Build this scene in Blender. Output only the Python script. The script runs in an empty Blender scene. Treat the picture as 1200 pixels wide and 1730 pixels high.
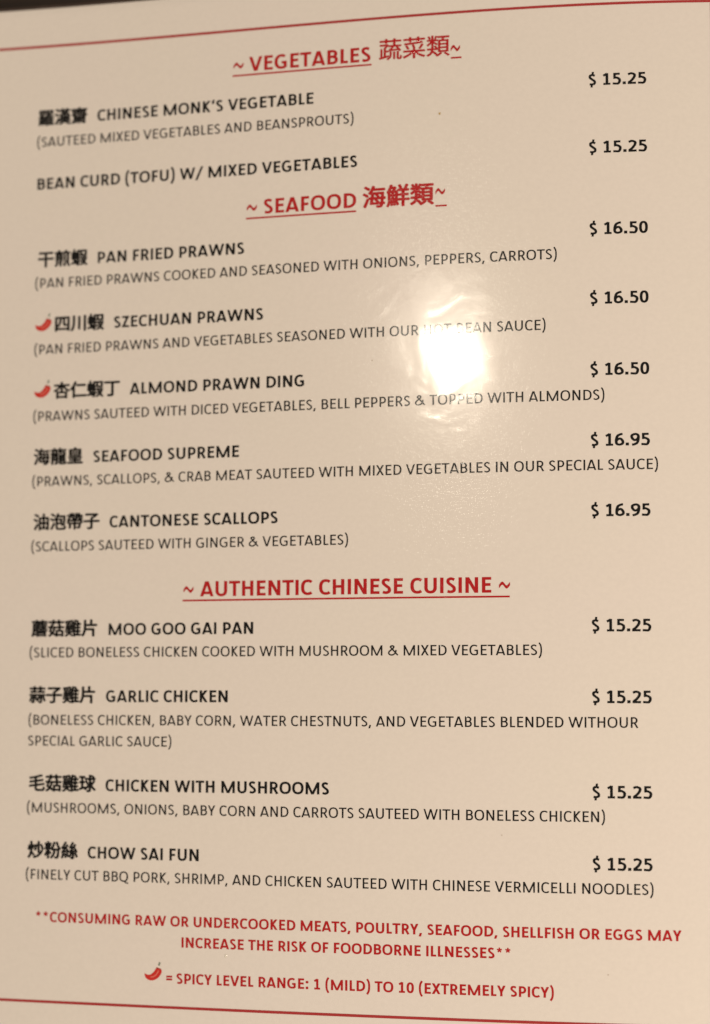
import bpy, math, random
from mathutils import Vector, Matrix
from mathutils.geometry import delaunay_2d_cdt
random.seed(7)
S = bpy.context.scene
COL = S.collection

# ------------------------------------------------------------------ page shape (needed by camera focus / lamp aim)
K = 4.2333 / 4.65
U0 = 0.095
BEND = (-0.20112, -0.14603, 0.02816, -0.06805, 0.0011, -0.01862, -0.09473, -0.05194)

def page_z(u, v):
    """Height of the slightly bowed sheet; u, v in metres on the page."""
    t = (u / K - U0) / .1
    s = v / K / .1
    t = max(-1.35, min(1.2, t))
    s = max(-1.75, min(1.75, s))
    b = BEND
    return K * .01 * (b[0]*t*t + b[1]*t**3 + b[2]*t*s + b[3]*s*s + b[4]*t*t*s + b[5]*t**4 + b[6]*t*s*s + b[7]*t**3*s)

def page_n(u, v):
    e = 2e-4
    return Vector((-(page_z(u+e, v) - page_z(u-e, v)) / (2*e), -(page_z(u, v+e) - page_z(u, v-e)) / (2*e), 1)).normalized()

def on_page(u, v, lift=0.0):
    return Vector((u, v, page_z(u, v))) + page_n(u, v) * lift

# ------------------------------------------------------------------ camera
cd = bpy.data.cameras.new('camera')
cam = bpy.data.objects.new('camera', cd)
COL.objects.link(cam)
cam.location = (0.132718, -0.045951, 0.287495)
cam.rotation_mode = 'XYZ'
cam.rotation_euler = (0.044127, 0.161386, 0.004797)
cd.sensor_fit = 'VERTICAL'
cd.sensor_height = 24
cd.lens = 1900 / 1730 * 24
cd.shift_x = 26.0 / 1730
cd.shift_y = 271.19 / 1730
cd.clip_start = 0.01
cd.clip_end = 20
cd.dof.use_dof = True
cd.dof.focus_distance = 0.2865
cd.dof.aperture_fstop = 2.3
S.camera = cam

# ------------------------------------------------------------------ room light: dim warm restaurant
world = bpy.data.worlds.new('World')
S.world = world
world.use_nodes = True
bg = world.node_tree.nodes['Background']
bg.inputs['Color'].default_value = (1.0, 0.855, 0.70, 1)
bg.inputs['Strength'].default_value = 0.205

GLARE = on_page(0.1150, 0.0472)
REFL = Vector((-0.0224, 0.3253, 0.9454)).normalized()
ld = bpy.data.lights.new('pendant_bulb', 'POINT')
ld.energy = 7.5
ld.shadow_soft_size = 0.043
ld.color = (1.0, 0.88, 0.70)
lamp = bpy.data.objects.new('pendant_bulb', ld)
lamp.location = GLARE + REFL * 1.20
COL.objects.link(lamp)
sd = bpy.data.lights.new('added_glare_halo', 'POINT')   # added light near the bulb, no fixture seen: gives the glare a paler halo
sd.energy = 0.8
sd.shadow_soft_size = 0.075
sd.color = (1.0, 0.90, 0.74)
halo_light = bpy.data.objects.new('added_glare_halo', sd)
halo_light.location = lamp.location + Vector((-0.018, 0.058, 0.02))
COL.objects.link(halo_light)

fd = bpy.data.lights.new('room_lamp', 'AREA')
fd.shape = 'DISK'
fd.size = 0.45
fd.energy = 13.4
fd.color = (1.0, 0.855, 0.72)
room = bpy.data.objects.new('room_lamp', fd)
room.location = (0.92, -0.50, 0.85)
room.rotation_euler = (Vector((0.10, -0.02, 0)) - room.location).to_track_quat('-Z', 'Y').to_euler()
COL.objects.link(room)

S.view_settings.view_transform = 'Standard'
S.view_settings.look = 'None'
S.view_settings.exposure = 0
S.view_settings.gamma = 1
S.view_settings.use_curve_mapping = False
S.cycles.use_denoising = True

# ------------------------------------------------------------------ materials
def new_mat(name):
    m = bpy.data.materials.new(name)
    m.use_nodes = True
    nt = m.node_tree
    return m, nt, nt.nodes['Principled BSDF']

def laminate(nt, bsdf):
    """Gloss of the clear laminate over whatever is printed: a wavy clear coat, a grainy film under it."""
    geo = nt.nodes.new('ShaderNodeNewGeometry')
    mp = nt.nodes.new('ShaderNodeMapping')
    mp.inputs['Scale'].default_value = (1, 1, 1)
    nt.links.new(geo.outputs['Position'], mp.inputs['Vector'])
    wave = nt.nodes.new('ShaderNodeTexNoise')
    wave.inputs['Scale'].default_value = 75
    wave.inputs['Detail'].default_value = 1.7
    wave.inputs['Distortion'].default_value = 0.6
    nt.links.new(mp.outputs['Vector'], wave.inputs['Vector'])
    b1 = nt.nodes.new('ShaderNodeBump')
    b1.inputs['Strength'].default_value = 1.0
    b1.inputs['Distance'].default_value = 0.00014
    nt.links.new(wave.outputs['Fac'], b1.inputs['Height'])
    nt.links.new(b1.outputs['Normal'], bsdf.inputs['Coat Normal'])
    bsdf.inputs['Coat Weight'].default_value = 1.0
    bsdf.inputs['Coat Roughness'].default_value = 0.084
    bsdf.inputs['Coat IOR'].default_value = 1.45
    bsdf.inputs['Roughness'].default_value = 0.20
    bsdf.inputs['Specular IOR Level'].default_value = 0.13
    mp2 = nt.nodes.new('ShaderNodeMapping')               # fine embossed grain of the film: glints near the lamp's mirror point
    mp2.inputs['Scale'].default_value = (1000, 1900, 1000)
    nt.links.new(geo.outputs['Position'], mp2.inputs['Vector'])
    grain = nt.nodes.new('ShaderNodeTexNoise')
    grain.inputs['Scale'].default_value = 1.0
    grain.inputs['Detail'].default_value = 1.0
    nt.links.new(mp2.outputs['Vector'], grain.inputs['Vector'])
    b2 = nt.nodes.new('ShaderNodeBump')
    b2.inputs['Strength'].default_value = 1.0
    b2.inputs['Distance'].default_value = 0.00009
    nt.links.new(grain.outputs['Fac'], b2.inputs['Height'])
    film = nt.nodes.new('ShaderNodeBsdfAnisotropic')
    film.inputs['Roughness'].default_value = 0.12
    film.inputs['Color'].default_value = (1, 1, 1, 1)
    nt.links.new(b2.outputs['Normal'], film.inputs['Normal'])
    mix = nt.nodes.new('ShaderNodeMixShader')
    mix.inputs[0].default_value = 0.005
    out = nt.nodes['Material Output']
    nt.links.new(bsdf.outputs[0], mix.inputs[1])
    nt.links.new(film.outputs[0], mix.inputs[2])
    nt.links.new(mix.outputs[0], out.inputs['Surface'])

def ink(name, rgb, rough_amount=0.25):
    m, nt, b = new_mat(name)
    geo = nt.nodes.new('ShaderNodeNewGeometry')
    nz = nt.nodes.new('ShaderNodeTexNoise')
    nz.inputs['Scale'].default_value = 2600
    nz.inputs['Detail'].default_value = 2
    nt.links.new(geo.outputs['Position'], nz.inputs['Vector'])
    mx = nt.nodes.new('ShaderNodeMix')
    mx.data_type = 'RGBA'
    mx.inputs[6].default_value = (*rgb, 1)
    mx.inputs[7].default_value = (*[c + (0.5 - c) * 0.10 * rough_amount * 4 for c in rgb], 1)
    mr = nt.nodes.new('ShaderNodeMapRange')
    mr.inputs[1].default_value = 0.5
    mr.inputs[2].default_value = 0.8
    nt.links.new(nz.outputs['Fac'], mr.inputs[0])
    nt.links.new(mr.outputs[0], mx.inputs[0])
    nt.links.new(mx.outputs[2], b.inputs['Base Color'])
    laminate(nt, b)
    return m

def paper_material():
    m, nt, b = new_mat('laminated_paper')
    geo = nt.nodes.new('ShaderNodeNewGeometry')
    nz = nt.nodes.new('ShaderNodeTexNoise')          # faint cloudy yellowing of the paper
    nz.inputs['Scale'].default_value = 22
    nz.inputs['Detail'].default_value = 4
    nt.links.new(geo.outputs['Position'], nz.inputs['Vector'])
    fine = nt.nodes.new('ShaderNodeTexNoise')        # paper fibre mottling
    fine.inputs['Scale'].default_value = 900
    fine.inputs['Detail'].default_value = 3
    nt.links.new(geo.outputs['Position'], fine.inputs['Vector'])
    mx = nt.nodes.new('ShaderNodeMix')
    mx.data_type = 'RGBA'
    mx.inputs[6].default_value = (0.84, 0.785, 0.70, 1)
    mx.inputs[7].default_value = (0.85, 0.775, 0.72, 1)
    nt.links.new(nz.outputs['Fac'], mx.inputs[0])
    mul = nt.nodes.new('ShaderNodeMix')
    mul.data_type = 'RGBA'
    mul.blend_type = 'MULTIPLY'
    mul.inputs[0].default_value = 1.0
    rmp = nt.nodes.new('ShaderNodeMapRange')
    rmp.inputs[1].default_value = 0.3
    rmp.inputs[2].default_value = 0.7
    rmp.inputs[3].default_value = 0.965
    rmp.inputs[4].default_value = 1.0
    nt.links.new(fine.outputs['Fac'], rmp.inputs[0])
    nt.links.new(mx.outputs[2], mul.inputs[6])
    nt.links.new(rmp.outputs[0], mul.inputs[7])
    nt.links.new(mul.outputs[2], b.inputs['Base Color'])
    laminate(nt, b)
    return m

M_PAPER = paper_material()
M_BLACK = ink('black_ink', (0.003, 0.0025, 0.002), 0.02)
M_GREY = ink('thin_black_ink', (0.005, 0.004, 0.0035), 0.04)
M_RED = ink('red_ink', (0.47, 0.008, 0.010), 0.03)
M_LINE = ink('red_rule_ink', (0.42, 0.035, 0.035), 0.1)
M_CHILI = ink('chili_red_ink', (0.62, 0.030, 0.022), 0.05)
M_SHINE = ink('chili_light_ink', (0.78, 0.20, 0.15), 0.05)
M_STEM = ink('chili_green_ink', (0.05, 0.075, 0.05), 0.1)
M_STALK = ink('chili_stalk_ink', (0.22, 0.26, 0.20), 0.1)
M_STAIN = ink('brown_stain', (0.52, 0.37, 0.14), 0.2)
M_SPOT = ink('grey_spot', (0.60, 0.52, 0.44), 0.2)

def leather_material():
    m, nt, b = new_mat('dark_leatherette')
    geo = nt.nodes.new('ShaderNodeNewGeometry')
    vor = nt.nodes.new('ShaderNodeTexVoronoi')
    vor.inputs['Scale'].default_value = 900
    nt.links.new(geo.outputs['Position'], vor.inputs['Vector'])
    nz = nt.nodes.new('ShaderNodeTexNoise')
    nz.inputs['Scale'].default_value = 160
    nz.inputs['Detail'].default_value = 4
    nt.links.new(geo.outputs['Position'], nz.inputs['Vector'])
    mx = nt.nodes.new('ShaderNodeMix')
    mx.data_type = 'RGBA'
    mx.inputs[6].default_value = (0.055, 0.035, 0.027, 1)
    mx.inputs[7].default_value = (0.120, 0.082, 0.066, 1)
    nt.links.new(nz.outputs['Fac'], mx.inputs[0])
    nt.links.new(mx.outputs[2], b.inputs['Base Color'])
    bp = nt.nodes.new('ShaderNodeBump')
    bp.inputs['Distance'].default_value = 0.0002
    bp.inputs['Strength'].default_value = 0.6
    nt.links.new(vor.outputs['Distance'], bp.inputs['Height'])
    nt.links.new(bp.outputs['Normal'], b.inputs['Normal'])
    b.inputs['Roughness'].default_value = 0.5
    return m

def wood_material():
    m, nt, b = new_mat('dark_stained_wood')
    geo = nt.nodes.new('ShaderNodeNewGeometry')
    mp = nt.nodes.new('ShaderNodeMapping')
    mp.inputs['Scale'].default_value = (5, 90, 5)
    nt.links.new(geo.outputs['Position'], mp.inputs['Vector'])
    nz = nt.nodes.new('ShaderNodeTexNoise')
    nz.inputs['Scale'].default_value = 1.6
    nz.inputs['Detail'].default_value = 8
    nz.inputs['Distortion'].default_value = 0.5
    nt.links.new(mp.outputs['Vector'], nz.inputs['Vector'])
    cr = nt.nodes.new('ShaderNodeValToRGB')
    cr.color_ramp.elements[0].position = 0.35
    cr.color_ramp.elements[0].color = (0.018, 0.010, 0.006, 1)
    cr.color_ramp.elements[1].position = 0.68
    cr.color_ramp.elements[1].color = (0.060, 0.034, 0.018, 1)
    nt.links.new(nz.outputs['Fac'], cr.inputs[0])
    nt.links.new(cr.outputs[0], b.inputs['Base Color'])
    b.inputs['Roughness'].default_value = 0.35
    return m

M_LEATHER = leather_material()
M_WOOD = wood_material()

# ------------------------------------------------------------------ mesh helpers
def link_mesh(name, verts, faces, mat, parent=None, smooth=True):
    me = bpy.data.meshes.new(name)
    me.from_pydata([tuple(v) for v in verts], [], faces)
    mats = mat if isinstance(mat, (list, tuple)) else [mat]
    for m in mats:
        me.materials.append(m)
    if smooth:
        me.polygons.foreach_set('use_smooth', [True] * len(me.polygons))
    me.update()
    o = bpy.data.objects.new(name, me)
    COL.objects.link(o)
    if parent is not None:
        o.parent = parent
    return o

def curved_board(name, u0, u1, v0, v1, top, thick, nu, nv, round_r, mat, parent):
    """A thin sheet or board following the bow of the page, with softly rounded rim."""
    verts, faces = [], []
    us = [u0 + (u1-u0)*i/nu for i in range(nu+1)]
    vs = [v0 + (v1-v0)*j/nv for j in range(nv+1)]
    idx = lambda i, j: j*(nu+1)+i
    for j in range(nv+1):
        for i in range(nu+1):
            verts.append(on_page(us[i], vs[j], top))
    for j in range(nv):
        for i in range(nu):
            faces.append((idx(i, j), idx(i+1, j), idx(i+1, j+1), idx(i, j+1)))
    ring = [(i, 0) for i in range(nu)] + [(nu, j) for j in range(nv)] + [(i, nv) for i in range(nu, 0, -1)] + [(0, j) for j in range(nv, 0, -1)]
    uc, vc = (u0+u1)/2, (v0+v1)/2
    prev = [idx(i, j) for i, j in ring]
    steps = 6
    for k in range(1, steps+1):
        a = math.pi * k / steps
        out = round_r * math.sin(a)
        dz = -(thick/2) * (1 - math.cos(a))
        cur = []
        for i, j in ring:
            du = (1 if i == nu else -1 if i == 0 else 0)
            dv = (1 if j == nv else -1 if j == 0 else 0)
            cur.append(len(verts))
            p = on_page(us[i], vs[j], top + dz)
            verts.append(p + Vector((du*out, dv*out, 0)))
        n = len(ring)
        for q in range(n):
            faces.append((prev[q], cur[q], cur[(q+1) % n], prev[(q+1) % n]))
        prev = cur
    faces.append(tuple(reversed(prev)))
    return link_mesh(name, verts, faces, mat, parent)

# ------------------------------------------------------------------ lettering: strokes of a humanist sans, drawn with an elliptical pen
HC = 632.0
ADV_R = dict(zip("ABCDEFGHIJKLMNOPQRSTUVWXYZ", [1185,1114,1092,1260,1000,941,1292,1276,516,653,1064,861,1751,1322,1356,1058,1378,1112,941,998,1314,1162,1822,1063,998,959]))
ADV_B = dict(zip("ABCDEFGHIJKLMNOPQRSTUVWXYZ", [1240,1147,1084,1290,1000,940,1304,1292,546,678,1120,866,1790,1351,1385,1089,1406,1153,968,1014,1315,1209,1856,1128,1065,967]))
for d in "0123456789$":
    ADV_R[d] = ADV_B[d] = 1038
for c, a, b in [(' ',463,463),('(',621,638),(')',621,638),(',',511,528),('.',517,547),('&',1397,1443),('/',791,880),("\u2019",452,479),('~',1020,1020),('*',1020,1020),('=',1020,1020),(':',548,565)]:
    ADV_R[c] = a
    ADV_B[c] = b

def arc(cx, cy, rx, ry, a0, a1, n=14, p=2.4):
    """Points of a slightly squared ellipse from angle a0 to a1 (degrees)."""
    out = []
    for i in range(n+1):
        a = math.radians(a0 + (a1-a0)*i/n)
        c, s = math.cos(a), math.sin(a)
        out.append((cx + rx*math.copysign(abs(c)**(2/p), c), cy + ry*math.copysign(abs(s)**(2/p), s)))
    return out

def spline(pts, n=6):
    """Catmull-Rom curve through the points."""
    out = []
    P = [pts[0]] + list(pts) + [pts[-1]]
    for i in range(1, len(P)-2):
        p0, p1, p2, p3 = P[i-1], P[i], P[i+1], P[i+2]
        for k in range(n):
            t = k/n
            out.append(tuple(0.5*((2*p1[q]) + (-p0[q]+p2[q])*t + (2*p0[q]-5*p1[q]+4*p2[q]-p3[q])*t*t + (-p0[q]+3*p1[q]-3*p2[q]+p3[q])*t**3) for q in (0, 1)))
    out.append(pts[-1])
    return out

def pen(pts, sv, sh, closed=False):
    """Quads of a polyline drawn with an elliptical nib sv wide, sh high."""
    n = len(pts)
    L, R = [], []
    for i, p in enumerate(pts):
        if closed:
            a, b = pts[i-1], pts[(i+1) % n]
        else:
            a, b = pts[max(i-1, 0)], pts[min(i+1, n-1)]
        def nrm(q, r):
            dx, dy = r[0]-q[0], r[1]-q[1]
            l = math.hypot(dx, dy) or 1
            return (-dy/l, dx/l)
        if not closed and (i == 0 or i == n-1):
            m = nrm(a, b)
            f = 1
        else:
            n1, n2 = nrm(a, p), nrm(p, b)
            m = (n1[0]+n2[0], n1[1]+n2[1])
            l = math.hypot(*m) or 1
            m = (m[0]/l, m[1]/l)
            f = 1/max(0.55, m[0]*n1[0]+m[1]*n1[1])
        w = math.hypot(sv/2*m[0], sh/2*m[1])*f
        L.append((p[0]+m[0]*w, p[1]+m[1]*w))
        R.append((p[0]-m[0]*w, p[1]-m[1]*w))
    q = []
    for i in range(n if closed else n-1):
        k = (i+1) % n
        q.append([L[i], L[k], R[k], R[i]])
    return q

def diag(x0, y0, x1, y1, w):
    """A slanted stroke cut level at both ends; w is its true thickness."""
    l = math.hypot(x1-x0, y1-y0)
    h = w*l/abs(y1-y0)/2
    return [[(x0-h, y0), (x0+h, y0), (x1+h, y1), (x1-h, y1)]]

def rect(x0, y0, x1, y1):
    return [[(x0, y0), (x1, y0), (x1, y1), (x0, y1)]]

def glyph(ch, bold):
    A = (ADV_B if bold else ADV_R)[ch]/2.048
    V = 136.0 if bold else 100.0            # upright stem
    B = 112.0 if bold else 81.0            # bar
    DG = (V*0.96)
    l = 87 if not bold else 75             # side bearing of a stem
    o = 42 if not bold else 33             # of a round
    H = HC
    x0 = l+V/2
    y0, y1 = B/2, H-B/2
    ov = 8
    stem = rect(l, 0, l+V, H)
    q = []
    if ch == 'I':
        return rect(A/2-V/2, 0, A/2+V/2, H)
    if ch in 'EFL':
        q += stem
        xr = A-44
        if ch in 'EF':
            q += rect(l+V*.5, H-B, xr, H)
            m = .52 if ch == 'E' else .47
            q += rect(l+V*.5, H*m-B/2, xr-28, H*m+B/2)
        if ch in 'EL':
            q += rect(l+V*.5, 0, xr+(4 if ch == 'E' else -8 + 20), B)
        return q
    if ch == 'H':
        return stem + rect(A-l-V, 0, A-l, H) + rect(l+V*.5, H*.525-B/2, A-l-V*.5, H*.525+B/2)
    if ch == 'T':
        return rect(10, H-B, A-10, H) + rect(A/2-V/2, 0, A/2+V/2, H-B*.5)
    if ch == 'D':
        x1 = A-o-V/2
        xc = x0+(x1-x0)*.30
        return stem + pen([(x0, y1)] + arc(xc, H/2, x1-xc, (y1-y0)/2, 90, -90, 18, 2.3) + [(x0, y0)], V, B)
    if ch == 'B':
        ym = H*.525
        x1 = A-o-V/2
        xu = x1-26
        c1 = x0+(xu-x0)*.45
        c2 = x0+(x1-x0)*.45
        return stem + pen([(x0, y1)] + arc(c1, (y1+ym)/2, xu-c1, (y1-ym)/2, 90, -90, 12, 2.2) + [(x0, ym)], V, B) + \
            pen([(x0, ym)] + arc(c2, (y0+ym)/2, x1-c2, (ym-y0)/2, 90, -90, 12, 2.2) + [(x0, y0)], V, B)
    if ch in 'PR':
        ym = H*(.40 if ch == 'P' else .455)
        x1 = A-(o-6 if ch == 'P' else 66)-V/2
        c1 = x0+(x1-x0)*.42
        q = stem + pen([(x0, y1)] + arc(c1, (y1+ym)/2, x1-c1, (y1-ym)/2, 90, -90, 14, 2.2) + [(x0, ym)], V, B)
        if ch == 'R':
            q += pen(spline([(x0+(x1-x0)*.42, ym), (x0+(x1-x0)*.68, ym-H*.10), (A-18-V*.55, 0)], 5), V*1.0, B*1.05)
            q += diag(A-20-V*.56, 0, x0+(x1-x0)*.74, ym-H*.13, DG)
        return q
    if ch == 'C':
        x1 = A-40
        cx = o+V/2+(x1-o-V/2)*.56
        return pen(arc(cx, H/2, cx-o-V/2, H/2-B/2+ov, 48, 312, 24, 2.4), V, B)
    if ch == 'G':
        x1 = A-72-V/2
        cx = o+V/2+(x1-o-V/2)*.58
        rx = cx-o-V/2
        top = arc(cx, H/2, rx, H/2-B/2+ov, 52, 250, 22, 2.2)
        return pen(top + [(cx, y0-ov), (cx+rx*.5, y0+4), (x1, H*.10)], V, B) + rect(x1-V/2, H*.085, x1+V/2, H*.53) + rect(cx+10, H*.53-B, x1, H*.53)
    if ch in 'OQ':
        c = A/2 if ch == 'O' else ADV_R['O']/2.048/2
        q = pen(arc(c, H/2, c-o-V/2, H/2-B/2+ov, 0, 345, 23, 2.4), V, B, True)
        if ch == 'Q':
            q += pen([(c+30, B*.6), (c+130, -50), (A-40, -96)], V, B)
        return q
    if ch == 'S':
        xl, xr = 34+V/2, A-32-V/2
        w = xr-xl
        return pen(spline([(xr-w*.02, H*.85), (xl+w*.56, y1+ov), (xl+w*.12, H*.86), (xl+w*.08, H*.68), (xl+w*.45, H*.53), (xl+w*.92, H*.36), (xl+w*.93, H*.16), (xl+w*.46, y0-ov), (xl-w*.02, H*.12)], 5), V*.96, B)
    if ch == 'U':
        x1 = A-l+6-V/2
        xx = l-6+V/2
        c = (xx+x1)/2
        return pen([(xx, H)] + arc(c, H*.36, (x1-xx)/2, H*.36-B/2+ov, 180, 360, 18, 2.2) + [(x1, H)], V, B)
    if ch == 'J':
        x1 = A-l-V/2
        return pen([(x1, H)] + arc(x1-120, H*.24, 120, H*.24-B/2+ov, 0, -120, 10), V, B)
    if ch == 'A':
        e = 10+DG*.53
        return diag(e, 0, A/2-10, H, DG) + diag(A-e, 0, A/2+10, H, DG) + rect(A*.22, H*.235-B/2, A*.78, H*.235+B/2)
    if ch == 'V':
        e = 8+DG*.53
        return diag(e, H, A/2-8, 0, DG) + diag(A-e, H, A/2+8, 0, DG)
    if ch == 'W':
        e = 14+DG*.52
        a, b = A*.29, A*.71
        w = DG*.95
        return diag(e, H, a, 0, w) + diag(a, 0, A/2, H, w) + diag(A/2, H, b, 0, w) + diag(b, 0, A-e, H, w)
    if ch == 'X':
        e = 18+DG*.6
        return diag(e, 0, A-e, H, DG*1.02) + diag(e, H, A-e, 0, DG*1.02)
    if ch == 'Y':
        e = 4+DG*.6
        return diag(e, H, A/2, H*.40, DG) + diag(A-e, H, A/2, H*.40, DG) + rect(A/2-V/2, 0, A/2+V/2, H*.43)
    if ch == 'Z':
        return rect(36, H-B, A-36, H) + rect(30, 0, A-30, B) + diag(36+V*.62, B*.5, A-40-V*.62, H-B*.5, DG)
    if ch == 'K':
        return stem + diag(l+V*.75, H*.50, A-26-V*.62, H, DG) + diag(A-14-V*.66, 0, l+V*1.05, H*.53, DG)
    if ch == 'N':
        return stem + rect(A-l-V, 0, A-l, H) + diag(l+V*.55, H, A-l-V*.55, 0, DG*.98)
    if ch == 'M':
        m = A/2
        return rect(l-4, 0, l-4+V*.95, H) + rect(A-l+4-V*.95, 0, A-l+4, H) + diag(l+V*.42, H, m, 0, DG*.95) + diag(A-l-V*.42, H, m, 0, DG*.95)
    if ch == '0':
        return pen(arc(A/2, H/2, A/2-34-V/2, H/2-B/2+6, 0, 345, 23, 2.4), V, B, True)
    if ch == '1':
        c = A*.53
        return rect(c-V/2, 0, c+V/2, H) + rect(A*.17, 0, A*.87, B*.95) + pen([(A*.17, H*.79), (c, H*.955)], V*.9, B*1.0)
    if ch == '2':
        return pen(spline([(A*.13, H*.83), (A*.42, y1+4), (A*.74, H*.82), (A*.74, H*.62), (A*.50, H*.34), (A*.16, B*.7)], 5), V, B) + rect(A*.09, 0, A*.90, B)
    if ch == '5':
        return rect(A*.17, H-B, A*.82, H) + rect(A*.17, H*.50, A*.17+V*.92, H-B*.5) + \
            pen(spline([(A*.19, H*.565), (A*.45, H*.60), (A*.76, H*.47), (A*.80, H*.28), (A*.66, H*.09), (A*.40, y0-4), (A*.11, H*.10)], 5), V, B)
    if ch == '6' or ch == '9':
        pts = spline([(A*.80, H*.94), (A*.58, y1), (A*.30, H*.78), (A*.18, H*.45), (A*.22, H*.17), (A*.50, y0-4), (A*.80, H*.18), (A*.81, H*.37), (A*.60, H*.56), (A*.34, H*.52), (A*.19, H*.38)], 5)
        if ch == '9':
            pts = [(A-x, H-y) for x, y in pts]
        return pen(pts, V, B)
    if ch == '$':
        xl, xr = 56+V/2, A-56-V/2
        w = xr-xl
        h = H*.98
        s = spline([(xr, h*.84), (xl+w*.56, h-B/2), (xl+w*.10, h*.85), (xl+w*.08, h*.67), (xl+w*.45, h*.53), (xl+w*.94, h*.36), (xl+w*.95, h*.16), (xl+w*.46, y0), (xl, h*.11)], 5)
        return pen(s, V*.92, B) + diag(A*.575, H*1.16, A*.54, H*.9, V*.78) + diag(A*.47, H*.1, A*.43, -H*.17, V*.78)
    if ch in '()':
        pts = spline([(A*.74, 742), (A*.42, 560), (A*.32, 290), (A*.42, 20), (A*.74, -172)], 6)
        if ch == ')':
            pts = [(A-x, y) for x, y in pts]
        return pen(pts, V*.86, B)
    if ch == ',':
        return diag(A*.55, 92, A*.30, -112, V*.95)
    if ch == '.':
        return rect(A/2-V*.58, 0, A/2+V*.58, V*1.1)
    if ch == ':':
        return rect(A/2-V*.56, 0, A/2+V*.56, V*1.05) + rect(A/2-V*.56, 350, A/2+V*.56, 350+V*1.05)
    if ch == '/':
        return diag(A*.12, -90, A*.88, H*1.06, V*.85)
    if ch == '\u2019':
        return diag(A*.58, H*1.06, A*.40, H*.70, V*.9)
    if ch == '~':
        top, bot = [], []
        for i in range(19):
            f = -.13 + 1.26*i/18
            x = A*(.06 + .88*i/18)
            y = 298 + 78*math.sin(2*math.pi*f)
            h = (62 if bold else 38)*(1 + .12*abs(math.cos(2*math.pi*f)))
            top.append((x, y+h))
            bot.append((x, y-h))
        return [[bot[i], bot[i+1], top[i+1], top[i]] for i in range(18)]
    if ch == '=':
        return rect(A*.12, 360, A*.88, 360+B) + rect(A*.12, 190, A*.88, 190+B)
    if ch == '*':
        c = (A*.5, 500)
        r = 150
        q = []
        for k in range(5):
            a = math.radians(90+72*k)
            q += pen([c, (c[0]+r*math.cos(a), c[1]+r*math.sin(a))], V*.62, V*.62)
        return q
    if ch == '&':
        return pen(spline([(A*.93, 20), (A*.70, 190), (A*.40, 420), (A*.27, 530), (A*.40, H-B/2+4), (A*.56, 560), (A*.52, 455), (A*.28, 320), (A*.13, 210), (A*.16, 90), (A*.38, y0-6), (A*.62, 100), (A*.74, 230), (A*.77, 340)], 5), V*.92, B)
    raise ValueError(ch)

GL = {}
def glyph_mesh(ch, bold):
    """The strokes of one character merged to a single layer of triangles (em units)."""
    key = (ch, bold)
    if key not in GL:
        vs, fs, seen = [], [], {}
        for quad in glyph(ch, bold):
            area = sum(quad[i-1][0]*quad[i][1]-quad[i][0]*quad[i-1][1] for i in range(len(quad)))
            if abs(area) < 1e-3:
                continue
            if area < 0:
                quad = quad[::-1]
            ids = []
            for x, y in quad:
                r = (round(x, 2), round(y, 2))
                if r not in seen:
                    seen[r] = len(vs)
                    vs.append(Vector(r))
                if seen[r] not in ids:
                    ids.append(seen[r])
            if len(ids) > 2:
                fs.append(ids)
        v2, _, f2, _, _, of = delaunay_2d_cdt(vs, [], fs, 0, 0.05)
        tris = [tuple(f) for f, src in zip(f2, of) if len(src)]
        GL[key] = ([(p.x/1000, p.y/1000) for p in v2], tris)
    return GL[key]

CJK = {}
def cjk_mesh(ch):
    """Outline of one Chinese character from Blender's built-in font, as triangles in a unit box."""
    key = ch
    if key not in CJK:
        cu = bpy.data.curves.new('glyph', 'FONT')
        cu.body = ch
        cu.size = 1
        cu.resolution_u = 3
        cu.fill_mode = 'FRONT'
        ob = bpy.data.objects.new('glyph', cu)
        COL.objects.link(ob)
        dg = bpy.context.evaluated_depsgraph_get()
        ev = ob.evaluated_get(dg)
        me = ev.to_mesh()
        me.calc_loop_triangles()
        pts = [(v.co.x, v.co.y) for v in me.vertices]
        tris = [tuple(t.vertices) for t in me.loop_triangles]
        tris = [t if ((pts[t[1]][0]-pts[t[0]][0])*(pts[t[2]][1]-pts[t[0]][1]) - (pts[t[2]][0]-pts[t[0]][0])*(pts[t[1]][1]-pts[t[0]][1])) > 0 else t[::-1] for t in tris]
        ev.to_mesh_clear()
        bpy.data.objects.remove(ob)
        bpy.data.curves.remove(cu)
        CJK[key] = (pts, tris)
    return CJK[key]

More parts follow.
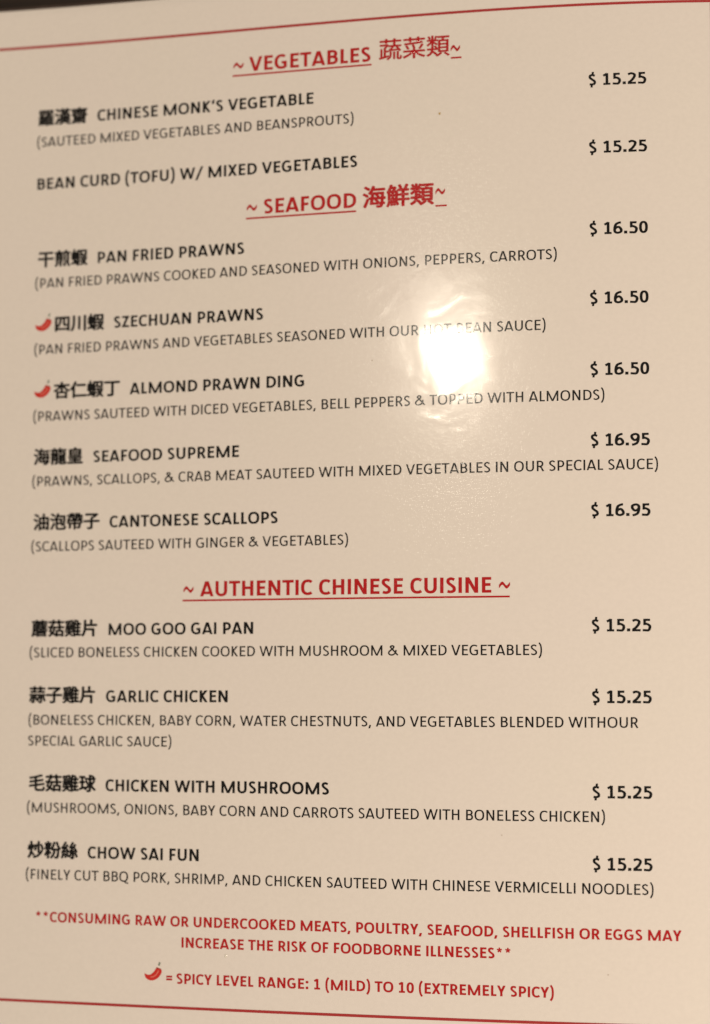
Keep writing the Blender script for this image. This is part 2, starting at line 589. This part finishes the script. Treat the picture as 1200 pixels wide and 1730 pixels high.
INK_LIFT = 0.00005
class Print:
    """Collects flat shapes in page coordinates (metres) and lays them on the bowed page."""
    def __init__(self):
        self.v, self.f, self.m = [], [], []
    def add(self, pts, tris, mat=0):
        n = len(self.v)
        self.v += pts
        self.f += [tuple(i+n for i in t) for t in tris]
        self.m += [mat]*len(tris)
    def text(self, s, u, v, em, bold, xs=1.0):
        for ch in s:
            if ch != ' ':
                p, t = glyph_mesh(ch, bold)
                self.add([(u+x*em*xs, v+y*em) for x, y in p], t)
            u += (ADV_B if bold else ADV_R)[ch]/2048*em*xs
        return u
    def cjk(self, s, u, v, em, weight, pitch=None):
        for ch in s:
            p, t = cjk_mesh(ch)
            # emboldened by overprinting, each pass a few microns above the last
            passes = [(math.cos(math.pi*k/4)*weight, math.sin(math.pi*k/4)*weight*.8) for k in range(8)]
            for k, (dx, dy) in enumerate(passes):
                self.add([(u+(x+dx)*em, v+(y+dy)*em, k*.000004) for x, y in p], t)
            u += pitch or em
        return u
    def strip(self, u0, v0, u1, v1, w):
        n = max(2, int(math.hypot(u1-u0, v1-v0)/.003))
        pts, q = [], []
        l = math.hypot(u1-u0, v1-v0)
        nx, ny = -(v1-v0)/l*w/2, (u1-u0)/l*w/2
        for i in range(n+1):
            x, y = u0+(u1-u0)*i/n, v0+(v1-v0)*i/n
            pts += [(x-nx, y-ny), (x+nx, y+ny)]
        for i in range(n):
            q.append((2*i, 2*i+2, 2*i+3, 2*i+1))
        self.add(pts, q)
    def build(self, name, mat, parent, label=None, lift=INK_LIFT):
        o = link_mesh(name, [on_page(p[0], p[1], lift + (p[2] if len(p) > 2 else 0)) for p in self.v], self.f, mat, parent)
        o.data.polygons.foreach_set('material_index', self.m)
        if label:
            o['label'] = label
        return o

def width(s, em, bold):
    return sum((ADV_B if bold else ADV_R)[c] for c in s)/2048*em

# ------------------------------------------------------------------ table
low = min(page_z(-.022 + .214*i/40, -.136 + .292*j/40) for i in range(41) for j in range(41))
TZ = low - 0.0042
tv = [(-.6, -.6, TZ), (.8, -.6, TZ), (.8, .6, TZ), (-.6, .6, TZ), (-.6, -.6, TZ-.03), (.8, -.6, TZ-.03), (.8, .6, TZ-.03), (-.6, .6, TZ-.03)]
table = link_mesh('table_top', tv, [(0, 1, 2, 3), (7, 6, 5, 4), (0, 4, 5, 1), (1, 5, 6, 2), (2, 6, 7, 3), (3, 7, 4, 0)], M_WOOD, smooth=False)
table['kind'] = 'structure'
table['label'] = 'dark brown wooden table top under the menu'

# ------------------------------------------------------------------ menu
menu = bpy.data.objects.new('menu', None)
COL.objects.link(menu)
menu['label'] = 'laminated cream restaurant menu page with red and black print and a lamp glare'
menu['category'] = 'menu'

PU0, PU1, PV0, PV1 = -0.022, 0.192, -0.1345, 0.1516
curved_board('laminated_sheet', PU0, PU1, PV0, PV1, 0.0, 0.0005, 90, 120, 0.00025, M_PAPER, menu)
cover = curved_board('cover_board', PU0-.0006, PU1+.0006, PV0-.0006, PV1+.0006, -0.0007, 0.0028, 60, 80, 0.0014, M_LEATHER, menu)
cover['label'] = 'dark brown rounded cover edge behind the page'

b = Print()
BW = 0.00072
b.strip(-.0132, .14096, .1817, .14096, BW)
b.strip(-.0132, -.12129, .1817, -.12129, BW)
b.strip(-.01284, -.12129+BW/2+.00005, -.01284, .14096-BW/2-.00005, BW)
b.strip(.18134, -.12129+BW/2+.00005, .18134, .14096-BW/2-.00005, BW)
b.build('border_line', M_LINE, menu, 'thin red rectangular border line')

EM12, EM14, EM18 = .0042333, .0042333*1.18, .0042333*1.5
mm = .001

# --- dishes: chili, chinese, english, name-u, v, price, descriptions
DISHES = [
    (0, '羅漢齋', 'CHINESE MONK\u2019S VEGETABLE', 17.33, 118.80, '15.25', [('(SAUTEED MIXED VEGETABLES AND BEANSPROUTS)', 112.62)]),
    (0, '', 'BEAN CURD (TOFU) W/ MIXED VEGETABLES', 0.06, 100.60, '15.25', []),
    (0, '干煎蝦', 'PAN FRIED PRAWNS', 17.81, 78.99, '16.50', [('(PAN FRIED PRAWNS COOKED AND SEASONED WITH ONIONS, PEPPERS, CARROTS)', 72.96)]),
    (1, '四川蝦', 'SZECHUAN PRAWNS', 22.84, 60.77, '16.50', [('(PAN FRIED PRAWNS AND VEGETABLES SEASONED WITH OUR HOT BEAN SAUCE)', 54.49)]),
    (1, '杏仁蝦丁', 'ALMOND PRAWN DING', 27.75, 42.25, '16.50', [('(PRAWNS SAUTEED WITH DICED VEGETABLES, BELL PEPPERS & TOPPED WITH ALMONDS)', 35.91)]),
    (0, '海龍皇', 'SEAFOOD SUPREME', 17.47, 24.04, '16.95', [('(PRAWNS, SCALLOPS, & CRAB MEAT SAUTEED WITH MIXED VEGETABLES IN OUR SPECIAL SAUCE)', 17.92)]),
    (0, '油泡帶子', 'CANTONESE SCALLOPS', 22.44, 6.08, '16.95', [('(SCALLOPS SAUTEED WITH GINGER & VEGETABLES)', 0.0)]),
    (0, '蘑菇雞片', 'MOO GOO GAI PAN', 22.39, -23.07, '15.25', [('(SLICED BONELESS CHICKEN COOKED WITH MUSHROOM & MIXED VEGETABLES)', -28.98)]),
    (0, '蒜子雞片', 'GARLIC CHICKEN', 22.09, -41.09, '15.25', [('(BONELESS CHICKEN, BABY CORN, WATER CHESTNUTS, AND VEGETABLES BLENDED WITHOUR', -47.25), ('SPECIAL GARLIC SAUCE)', -52.90)]),
    (0, '毛菇雞球', 'CHICKEN WITH MUSHROOMS', 22.32, -64.91, '15.25', [('(MUSHROOMS, ONIONS, BABY CORN AND CARROTS SAUTEED WITH BONELESS CHICKEN)', -70.89)]),
    (0, '炒粉絲', 'CHOW SAI FUN', 17.55, -82.89, '15.25', [('(FINELY CUT BBQ PORK, SHRIMP, AND CHICKEN SAUTEED WITH CHINESE VERMICELLI NOODLES)', -88.82)]),
]

def chili(u, v, w, parent):
    """A printed red chili: curved body with a pale highlight, green cap and stalk. (u, v) = lower left, w = width."""
    outer = spline([(0.0, .34), (.06, .16), (.24, .04), (.50, .02), (.76, .15), (.95, .38), (1.0, .56), (.95, .68)], 5)
    inner = spline([(.70, .76), (.62, .62), (.52, .48), (.38, .36), (.20, .32), (.0, .40)], 5)
    ring = [(x*w+u, y*w+v) for x, y in outer+inner]
    P = Print()
    v2, _, f2, _, _, of = delaunay_2d_cdt([Vector(p) for p in ring], [], [list(range(len(ring)))], 0, 1e-7)
    P.add([(p.x, p.y) for p in v2], [tuple(f) for f, s in zip(f2, of) if len(s)])
    body = P.build('chili_icon', M_CHILI, parent, 'small printed red chili pepper icon')
    P = Print()
    for quad in pen(spline([(.34, .20), (.54, .24), (.70, .38), (.82, .58)], 5), .06, .06):
        P.add([(x*w+u, y*w+v) for x, y in quad], [(3, 2, 1, 0)])
    P.build('chili_highlight', M_SHINE, body, None, INK_LIFT+.00001)
    P = Print()
    cap = [(.66, .72), (.70, .82), (.78, .87), (.88, .84), (.97, .74), (.99, .64), (.90, .70), (.82, .67), (.75, .74)]
    v2, _, f2, _, _, of = delaunay_2d_cdt([Vector((x*w+u, y*w+v)) for x, y in cap], [], [list(range(len(cap)))], 0, 1e-7)
    P.add([(p.x, p.y) for p in v2], [tuple(f) for f, s in zip(f2, of) if len(s)])
    for quad in pen(spline([(.82, .85), (.86, .94), (.88, 1.04)], 4), .10, .10):
        P.add([(x*w+u, y*w+v) for x, y in quad], [(3, 2, 1, 0)], 1)
    P.build('chili_stem', [M_STEM, M_STALK], body, 'dark green cap and stalk of the chili', INK_LIFT+.00001)

CP = .0048
for hot, zh, en, nu, nv, price, descs in DISHES:
    nv *= mm
    if zh:
        P = Print()
        if hot:
            chili(.0004, nv+.0001, .0047, menu)
        zu = nu*mm - .0026 - CP*len(zh)
        P.cjk(zh, zu, nv+.00015, CP, .036)
        P.build('chinese_name', M_BLACK, menu, 'bold black Chinese name of ' + en.lower().replace('\u2019', ''))
    P = Print()
    P.text(en, nu*mm, nv, EM14*1.195/1.18/1.018, True)
    P.build('dish_name', M_BLACK, menu, 'black dish name ' + en.lower().replace('\u2019', ''))
    P = Print()
    P.text('$ ' + price, .14956, nv, EM14, True)
    P.build('price', M_BLACK, menu, 'black price $ %s beside %s' % (price, en.lower().replace('\u2019', '')))
    for s, dv in descs:
        P = Print()
        P.text(s, 0, dv*mm, EM12, False)
        P.build('dish_description', M_GREY, menu, 'thin description line under ' + en.lower().replace('\u2019', ''))

# --- section headings
def underline(h, u0, u1, v, w=.00046):
    P = Print()
    P.strip(u0, v, u1, v, w)
    P.build('underline', M_RED, h)

P = Print()
P.text('~', .05565, .12923, EM18, True)
P.text('VEGETABLES', .06010, .12923, EM18, True)
P.cjk('蔬菜類', .0953, .1297, .0063, .014)
P.text('~', .1142, .12923, EM18, True, .88)
h = P.build('heading', M_RED, menu, 'red underlined vegetables heading')
underline(h, .05564, .09346, .12831)
underline(h, .11443, .11721, .12850)
P = Print()
P.text('~', .05977, .08957, EM18, True)
P.text('SEAFOOD', .06435, .08957, EM18, True)
P.cjk('海鮮類', .0912, .0897, .0063, .030)
P.text('~', .1103, .0906, EM18, True, .90)
h = P.build('heading', M_RED, menu, 'red underlined seafood heading')
underline(h, .05977, .0896, .08857)
underline(h, .1105, .11343, .08864)
P = Print()
P.text('~', .04339, -.01301, EM18, True)
P.text('AUTHENTIC CHINESE CUISINE', .04812, -.01301, EM18, True)
P.text('~', .12660, -.01301, EM18, True)
h = P.build('heading', M_RED, menu, 'red underlined authentic chinese cuisine heading')
underline(h, .04339, .1295, -.01404)

# --- warning and spice key
P = Print()
P.text('**', .007159-2*1020/2048*EM12, -.10012, EM12, True)
P.text('CONSUMING RAW OR UNDERCOOKED MEATS, POULTRY, SEAFOOD, SHELLFISH OR EGGS MAY', .007159, -.10012, EM12, True)
P.build('warning_text', M_RED, menu, 'upper line of the red food warning')
P = Print()
P.text('INCREASE THE RISK OF FOODBORNE ILLNESSES**', .043748, -.10556, EM12, True)
P.build('warning_text', M_RED, menu, 'lower line of the red food warning')
P = Print()
P.text('=', .0397, -.11502, EM12, True)
P.text('SPICY LEVEL RANGE: 1 (MILD) TO 10 (EXTREMELY SPICY)', .042564, -.11502, EM12, True)
P.build('spice_note', M_RED, menu, 'red spicy level note at the foot of the page')
chili(.0340, -.1145, .0047, menu)

# --- small marks on the laminate
def blot(name, u, v, r, mat, seed, label, sx=1.0, thick=0.0):
    rnd = random.Random(seed)
    n = 14
    pts = [(u, v)]
    for k in range(n):
        a = 2*math.pi*k/n
        rr = r*(.7+.5*rnd.random())
        pts.append((u+rr*sx*math.cos(a), v+rr*math.sin(a)))
    P = Print()
    P.add(pts, [(0, 1+k, 1+(k+1) % n) for k in range(n)])
    o = P.build(name, mat, menu, label, INK_LIFT)
    if thick:
        o.data.vertices[0].co.z += thick
    return o

blot('stain', .11152, .11353, .00036, M_STAIN, 1, 'tiny yellow brown stain beside the first price', .8)
blot('speck', .09405, .04832, .00022, M_SPOT, 2, 'tiny grey speck left of the glare')
blot('speck', .12739, -.07452, .00018, M_SPOT, 3, 'tiny grey speck above the chow sai fun line')
blot('speck', .15363, -.10887, .00022, M_SPOT, 4, 'tiny grey speck below the warning')
m_drip, nt_, b_ = new_mat('dried_drip_film')
b_.inputs['Base Color'].default_value = (0.80, 0.75, 0.62, 1)
b_.inputs['Roughness'].default_value = 0.12
b_.inputs['Coat Weight'].default_value = 1.0
blot('dried_drip', .05600, -.10735, .00042, m_drip, 5, 'small dried clear drip under the warning', .6, .0002)
